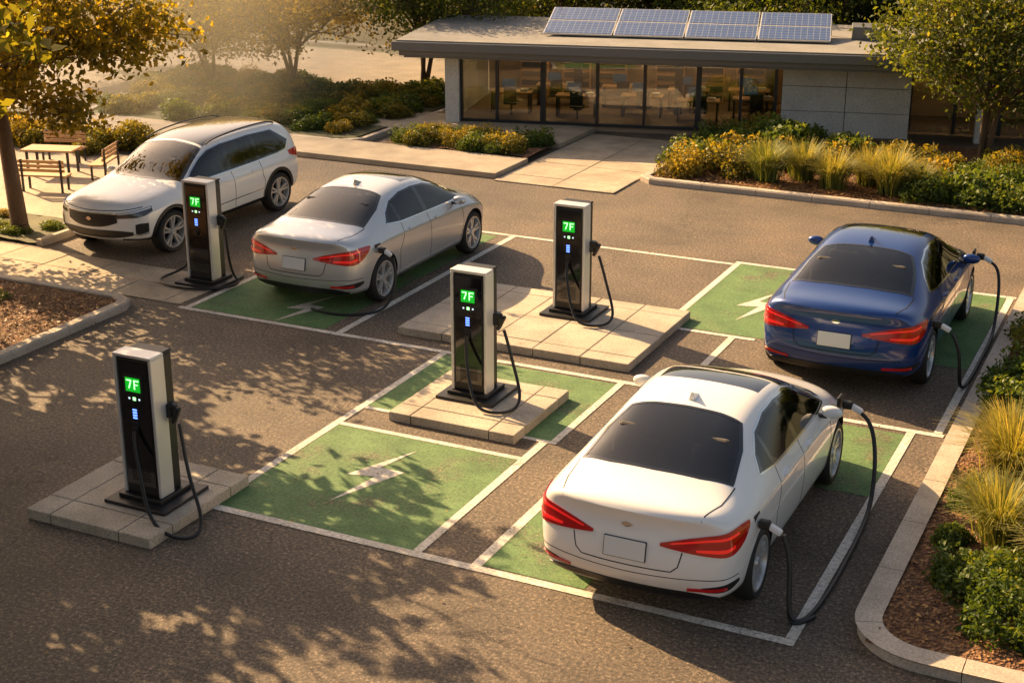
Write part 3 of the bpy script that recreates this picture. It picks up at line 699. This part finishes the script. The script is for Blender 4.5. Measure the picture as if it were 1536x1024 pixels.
S_rear=[(-.66,.79),(-.4,.73),(0,.71),(.4,.73),(.66,.79),(.60,1.25),(.50,1.58),(.3,1.62),(0,1.63),(-.3,1.62),(-.50,1.58),(-.60,1.25)]
S_wind=[(-.52,2.76),(0,2.70),(.52,2.76),(.60,3.2),(.70,3.62),(.4,3.72),(0,3.76),(-.4,3.72),(-.70,3.62),(-.6,3.2)]
S_roof=[(-.47,2.25),(.47,2.25),(.48,2.68),(0,2.63),(-.48,2.68)]
cut_body(sb,S_side,S_dlo,[(S_rear,2),(S_wind,2),(S_roof,3)])
wm=wheel_meshes(.335,.21)
def sedan(x,y,scale,paint,rz=0,port_y=.78):
    E=empty('sedan_car',(x,y,0),rz,scale)
    me=sb.copy();me.materials[0]=paint
    for i,k in ((1,'dark'),(2,'carglass'),(3,'blackgloss'),(4,'black')): me.materials[i]=M[k]
    o=bpy.data.objects.new('body',me);COL.objects.link(o);o.parent=E
    D=Dresser(sbvh,E);put_wheels(E,wm,[.95,3.80],.80,.335)
    dz=.03;U_=lambda L_:[q+dz for q in L_]
    D.both('tail_lamp',[17,27,38,48,57,65],U_([.740,.79,.835,.865,.87,.86]),U_([.715,.69,.665,.66,.73,.84]),('r',1.0),.012,M['red'],28,6)
    D.both('tail_lamp_bar',[22,30,38,46,53],U_([.750,.778,.806,.826,.838]),U_([.740,.763,.787,.803,.82]),('r',1.0),.017,M['red2'],20,2)
    D.both('tail_lamp_bar',[33,39,45,50],U_([.715,.722,.725,.745]),U_([.698,.695,.695,.72]),('r',1.0),.017,M['red2'],14,2)
    sd=M['dark']
    D.ribbon('trunk_seam',[(-27,.71),(-25,.58),(-22,.53),(22,.53),(25,.58),(27,.71)],.010,('r',1.0),.0015,sd,deg=True)
    for s in(-1,1): D.ribbon('trunk_seam',[(s*.60,.14),(s*.67,.45),(s*.69,.78)],.010,'z',.0015,sd)
    D.patch('rear_diffuser',[-44,-32,0,32,44],[.30,.335,.345,.335,.30],[.24,.225,.22,.225,.24],('r',1.0),.010,M['black'],40,4)
    D.both('bumper_vent',[36,42,50,56],[.395,.415,.43,.43],[.355,.35,.36,.40],('r',1.0),.006,M['black'],14,2)
    D.both('rear_reflector',[30,36,42,47],[.385,.39,.395,.40],[.36,.362,.366,.375],('r',1.0),.014,M['red'],14,2)
    D.ribbon('bumper_crease',[(-55,.48),(0,.465),(55,.48)],.008,('r',1.0),.001,sd,deg=True)
    h=D.ray('y-',0,.67);ra=math.atan2(h[1].z,-h[1].y)*-1
    box('plate_frame',(.37,.02,.178),(0,h[0].y-.001,.67),M['frame'],E,.006,(ra,0,0))
    box('number_plate',(.355,.02,.165),(0,h[0].y-.006,.67),M['plate'],E,.004,(ra,0,0))
    D.patch('badge',[-3.2,-1.6,0,1.6,3.2],U_([.847,.865,.871,.865,.847]),U_([.847,.829,.823,.829,.847]),('r',1.0),.010,M['chrome'],12,4)
    for s,md in((1,'x+'),(-1,'x-')):
        D.ribbon('door_seam',[(3.40,.94),(3.45,.6),(3.36,.32)],.009,md,.0015,sd);D.ribbon('door_seam',[(2.37,.975),(2.36,.27)],.009,md,.0015,sd)
        D.ribbon('door_seam',[(1.60,.99),(1.53,.80),(1.40,.64),(1.42,.30)],.009,md,.0015,sd);D.ribbon('sill_seam',[(1.42,.28),(3.36,.28)],.009,md,.0015,sd)
        D.patch('sill_trim',[1.36,2.4,3.40],[.245,.235,.245],[.20,.19,.20],md,.008,M['black'],20,2,deg=False)
        for yy,zz in((2.52,.865),(1.70,.88)): D.patch('door_handle',[yy-.0,yy+.05,yy+.15,yy+.2],[zz+.006,zz+.016,zz+.016,zz+.006],[zz-.006,zz-.014,zz-.014,zz-.006],md,.026,paint,10,3,deg=False)
        D.ribbon('window_chrome',S_dlo,.016,md,.004,M['chrome'],closed=True)
    D.ribbon('rear_glass_trim',S_rear,.035,'z',.003,M['blackgloss'],closed=True);D.ribbon('windscreen_trim',S_wind,.04,'z',.003,M['blackgloss'],closed=True)
    D.both('headlamp',[24,36,50,62],[.64,.67,.71,.73],[.60,.60,.63,.68],('f',3.7),.008,M['lamp'],20,3)
    D.patch('grille',[-26,0,26],[.56,.58,.56],[.36,.34,.36],('f',3.7),.008,M['black'],24,4)
    h=D.ray('z',0,1.80)[0]
    bm=bmesh.new();vs=[bm.verts.new(p) for p in [(-.035,-.05,-.01),(.035,-.05,-.01),(.03,.16,-.01),(-.03,.16,-.01),(-.008,-.055,.075),(.008,-.055,.075)]]
    for q in((0,1,5,4),(1,2,5),(2,3,4,5),(3,0,4),(3,2,1,0)): bm.faces.new([vs[i] for i in q])
    bmesh.ops.bevel(bm,geom=bm.edges[:],offset=.006,segments=2,affect='EDGES')
    bmesh.ops.recalc_face_normals(bm,faces=bm.faces[:])
    me2=bpy.data.meshes.new('antenna_fin');bm.to_mesh(me2);bm.free();obj('antenna_fin',me2,E,[paint],False).location=h
    mirror_(E,.84,3.22,.98,paint)
    seats(E,[(1.35,(-.38,.38)),(2.35,(-.38,.38))],.50);box('dashboard',(1.4,.4,.25),(0,3.35,.80),M['dark'],E,.08);box('parcel_shelf',(1.2,.45,.03),(0,1.05,.97),M['dark'],E)
    box('cabin_floor',(1.5,2.6,.05),(0,2.3,.40),M['dark'],E)
    h=D.ray('x+',port_y,.80);plug(E,h[0].x,port_y,.80)
    return E
w=sedan(-4.62,12.02,(1.21,1.075,1.18),M['white'])
plug(w,.93,3.75,.90)
cable('charging_cable',[(1.12,.78,.71),(1.20,.75,.55),(1.22,.66,.3),(1.25,.58,.05),(1.36,.62,.02),(1.42,1.1,.02),(1.42,1.9,.02),(1.40,2.7,.02),(1.38,3.2,.04),(1.35,3.5,.25),(1.31,3.62,.6),(1.22,3.72,.78),(1.13,3.75,.82)],.021,M['cable'],w)
cable('charging_cable',[(1.12,.80,.72),(1.16,.85,.55),(1.18,.9,.25),(1.22,.7,.02),(1.3,.5,.02),(1.42,.8,.02)],.019,M['cable'],w)
b=sedan(-4.30,18.92,(1.27,1.10,1.20),M['blue']);plug(b,.93,3.75,.90)
cable('charging_cable',[(1.12,.78,.71),(1.22,.78,.55),(1.24,.75,.3),(1.26,.78,.05),(1.30,.95,.02),(1.31,1.6,.02),(1.31,2.7,.02),(1.30,3.2,.05),(1.28,3.5,.3),(1.26,3.65,.65),(1.2,3.72,.8),(1.13,3.75,.82)],.019,M['cable'],b)
s=sedan(-13.05,18.82,(1.20,1.11,1.17),M['silverp'])
cable('charging_cable',[(1.12,.78,.71),(1.2,.76,.5),(1.18,.66,.2),(1.12,.5,.02),(1.0,.2,.02),(.6,-.05,.02),(.2,.1,.02)],.019,M['cable'],s)
# SUV
SUV=[(0.00,.42,.88,.75,.86,1.05,.74,1.22,1.25),(0.14,.34,.94,.78,.89,1.10,.70,1.50,1.54),(0.38,.28,.97,.78,.90,1.12,.69,1.66,1.71),(1.0,.26,.99,.78,.90,1.11,.68,1.70,1.755),
(1.7,.26,1.0,.78,.90,1.10,.70,1.72,1.775),(2.3,.26,1.0,.77,.90,1.09,.70,1.70,1.76),(2.75,.26,1.0,.77,.90,1.08,.69,1.63,1.70),(3.10,.26,1.0,.77,.90,1.075,.68,1.48,1.54),
(3.45,.26,1.0,.77,.90,1.07,.70,1.28,1.33),(3.72,.26,1.0,.77,.90,1.05,.72,1.13,1.17),(4.2,.26,1.0,.76,.89,1.02,.70,1.09,1.125),(4.70,.30,.98,.74,.87,.97,.66,1.04,1.075),(4.98,.34,.93,.68,.83,.92,.60,.99,1.02),(5.10,.38,.86,.62,.78,.84,.56,.91,.93)]
ub,ubvh=build_body(SUV,[.1,.1,.05,0,0,.02,.03,.04,.05,.05,.05],[-.1,-.1,-.05,0,0,0,-.01,-.02,-.04,-.05,-.05],5.10,1.0,[(.98,.38),(4.12,.38)],.445,.66)
U_dlo=[(.45,1.33),(.62,1.18),(.9,1.14),(1.6,1.12),(2.6,1.11),(3.58,1.10),(3.32,1.28),(3.0,1.46),(2.75,1.56),(2.4,1.61),(1.6,1.625),(.85,1.59)]
U_side=[[(2.42,1.135),(3.47,1.12),(3.25,1.28),(2.95,1.45),(2.7,1.535),(2.42,1.585)],[(1.55,1.14),(2.32,1.13),(2.32,1.59),(1.55,1.60)],[(.60,1.30),(.75,1.19),(1.45,1.145),(1.45,1.60),(.92,1.565)]]
U_wind=[(-.60,2.82),(0,2.76),(.60,2.82),(.67,3.2),(.76,3.60),(.4,3.70),(0,3.73),(-.4,3.70),(-.76,3.60),(-.67,3.2)]
U_roof=[(-.60,.50),(.60,.50),(.60,2.74),(0,2.68),(-.60,2.74)]
cut_body(ub,U_side,U_dlo,[(U_wind,2),(U_roof,3)])
bm=bmesh.new();bm.from_mesh(ub)
bmesh.ops.bisect_plane(bm,geom=bm.verts[:]+bm.edges[:]+bm.faces[:],plane_co=(0,0,.40),plane_no=(0,0,1),dist=1e-5)
for f in bm.faces:
    if f.calc_center_median().z<.40 and f.material_index==0:f.material_index=4
bm.to_mesh(ub);bm.free()
E=empty('suv_car',(-17.98,25.15,0),math.pi,(1.08,1.08,1.02))
for i,k in enumerate(['white','dark','carglass','blackgloss','black']): ub.materials[i]=M[k]
obj('body',ub,E);D=Dresser(ubvh,E);put_wheels(E,wheel_meshes(.385,.23),[.98,4.12],.865,.385)
for md in('x+','x-'):
    D.ribbon('window_chrome',U_dlo,.018,md,.004,M['chrome'],closed=True)
    for p in ([(3.50,1.08),(3.62,.75),(3.60,.45)],[(2.37,1.1),(2.36,.42)],[(1.50,1.12),(1.50,.85),(1.44,.7),(1.5,.44)]): D.ribbon('door_seam',p,.012,md,.0015,M['dark'])
    for yc in(.98,4.12): D.ribbon('arch_cladding',[(yc+.475*math.cos(a),.38+.475*math.sin(a)) for a in [math.radians(t) for t in range(-4,185,9)]],.055,md,.012,M['black'])
    D.ribbon('side_crease',[(1.5,.58),(3.5,.56)],.02,md,.006,M['chrome'])
    for yy in(2.52,1.62): D.patch('door_handle',[yy,yy+.05,yy+.17,yy+.22],[.98+.006,.98+.016,.98+.016,.98+.006],[.98-.006,.98-.014,.98-.014,.98-.006],md,.028,M['white'],10,3,deg=False)
D.ribbon('windscreen_trim',U_wind,.045,'z',.003,M['blackgloss'],closed=True)
for s_ in(-1,1): D.ribbon('hood_crease',[(s_*.45,3.85),(s_*.50,4.4),(s_*.46,4.85)],.012,'z',.001,M['white'])
D.both('headlamp',[26,36,48,58],[.865,.885,.92,.945],[.775,.78,.80,.87],('f',4.0),.010,M['lamp'],24,4)
D.both('headlamp_led',[27,37,48,57],[.858,.878,.91,.935],[.842,.86,.89,.912],('f',4.0),.015,M['lampw'],20,2)
D.patch('grille',[-27,-15,0,15,27],[.84,.85,.85,.85,.84],[.70,.63,.61,.63,.70],('f',4.0),.010,M['black'],30,5)
for k in range(3): D.ribbon('grille_bar',[(-24+k*2,.79-.05*k),(24-k*2,.79-.05*k)],.006,('f',4.0),.016,M['frame'],deg=True)
D.ribbon('grille_chrome',[(-28,.862),(28,.862)],.018,('f',4.0),.016,M['chrome'],deg=True)
D.patch('badge',[-3,-1.5,0,1.5,3],[.755,.78,.788,.78,.755],[.755,.73,.722,.73,.755],('f',4.0),.024,M['chrome'],12,4)
D.patch('lower_intake',[-40,-24,0,24,40],[.53,.56,.56,.56,.53],[.47,.42,.415,.42,.47],('f',4.0),.008,M['black'],30,3)
D.both('fog_surround',[42,46,53],[.66,.68,.68],[.50,.49,.52],('f',4.0),.008,M['black'],12,4);D.both('fog_trim',[40,46,53],[.50,.487,.51],[.485,.467,.492],('f',4.0),.012,M['chrome'],12,2)
D.ribbon('skid_trim',[(-30,.39),(30,.39)],.03,('f',4.0),.012,M['silver'],deg=True)
D.ribbon('hood_seam',[(-50,.955),(-30,.915),(0,.90),(30,.915),(50,.955)],.011,('f',4.0),.002,M['dark'],deg=True)
D.both('tail_lamp',[40,52,64],[1.12,1.14,1.13],[.95,.97,1.05],('r',1.0),.012,M['red'],16,5)
for md in('x+','x-'): D.patch('tail_lamp_side',[.10,.25,.42],[1.13,1.13,1.08],[1.02,1.03,1.05],md,.012,M['red'],12,3,deg=False)
for s in(-1,1): cable('roof_rail',[(s*.62,.6,1.66),(s*.64,.7,1.735),(s*.655,1.4,1.765),(s*.66,2.1,1.755),(s*.65,2.55,1.71),(s*.64,2.7,1.65)],.016,M['black'],E)
mirror_(E,.91,3.28,1.13,M['white']);seats(E,[(1.4,(-.4,.4)),(2.4,(-.4,.4))],.62);box('dashboard',(1.5,.4,.25),(0,3.45,.97),M['dark'],E,.08);box('cabin_floor',(1.6,3,.05),(0,2.3,.5),M['dark'],E)
# ---------------------------------------------------------------- terrace furniture
T=empty('picnic_table',(-23.4,24.6,0),.3,.8)
box('table_top',(1.5,.75,.05),(0,0,.72),M['wood'],T,.01)
for a in(-.6,.6):
    for c in(-.3,.3): box('leg',(.06,.06,.7),(a,c,.35),M['frame'],T)
def bench(x,y,rz):
    Q=empty('bench',(x,y,0),rz,.8);box('seat',(1.3,.4,.05),(0,0,.44),M['wood'],Q,.01)
    for k in range(3): box('back_slat',(1.3,.03,.09),(0,.2+.012*k,.60+.12*k),M['wood'],Q,.008,(-.15,0,0))
    for a in(-.55,.55):
        box('leg',(.05,.05,.42),(a,-.15,.21),M['frame'],Q);box('back_leg',(.05,.05,.9),(a,.235,.45),M['frame'],Q)
bench(-22.4,23.3,.3+math.pi);bench(-24.0,25.6,.3);bench(-22.2,24.9,-1.2)
# ---------------------------------------------------------------- haze
hm=bpy.data.materials.new('morning_haze');hm.use_nodes=True;nt=hm.node_tree;nt.nodes.clear()
o_=N(nt,'ShaderNodeOutputMaterial');v_=N(nt,'ShaderNodeVolumeScatter');v_.inputs['Color'].default_value=(1,.86,.55,1);v_.inputs['Density'].default_value=.06;v_.inputs['Anisotropy'].default_value=.15
nt.links.new(v_.outputs[0],o_.inputs['Volume'])
box('haze',(32,50,5.4),(-37,53.5,2.8),hm)
# ---------------------------------------------------------------- light, sky, camera
EL=math.radians(28);sx,sy=-.94,.34
wd=bpy.data.worlds.new('World');S.world=wd;wd.use_nodes=True;nt=wd.node_tree
sk=nt.nodes.new('ShaderNodeTexSky');sk.sky_type='NISHITA';sk.sun_disc=False;sk.sun_elevation=EL;sk.sun_rotation=math.atan2(sx,sy)%(2*math.pi);sk.dust_density=4;sk.air_density=1.0
bg=nt.nodes['Background'];bg.inputs[1].default_value=.19
nt.links.new(mixc(nt,1.0,sk.outputs[0],(1.14,.94,.76),'MULTIPLY'),bg.inputs[0])
sl=bpy.data.lights.new('sun','SUN');sl.energy=14.5;sl.angle=math.radians(.3);sl.color=(1,.66,.33)
so=bpy.data.objects.new('sun',sl);COL.objects.link(so)
d=Vector((sx*math.cos(EL),sy*math.cos(EL),math.sin(EL)));so.rotation_euler=d.to_track_quat('Z','Y').to_euler()
ca=bpy.data.cameras.new('camera');ca.lens=36*2200/1536;ca.sensor_width=36;ca.clip_end=800;co=bpy.data.objects.new('camera',ca);COL.objects.link(co)
co.location=(0,0,7.5);co.rotation_euler=(math.radians(90)-math.atan(782/2200),0,math.radians(25.9));S.camera=co
S.view_settings.view_transform='Standard';S.view_settings.look='None';S.view_settings.exposure=0
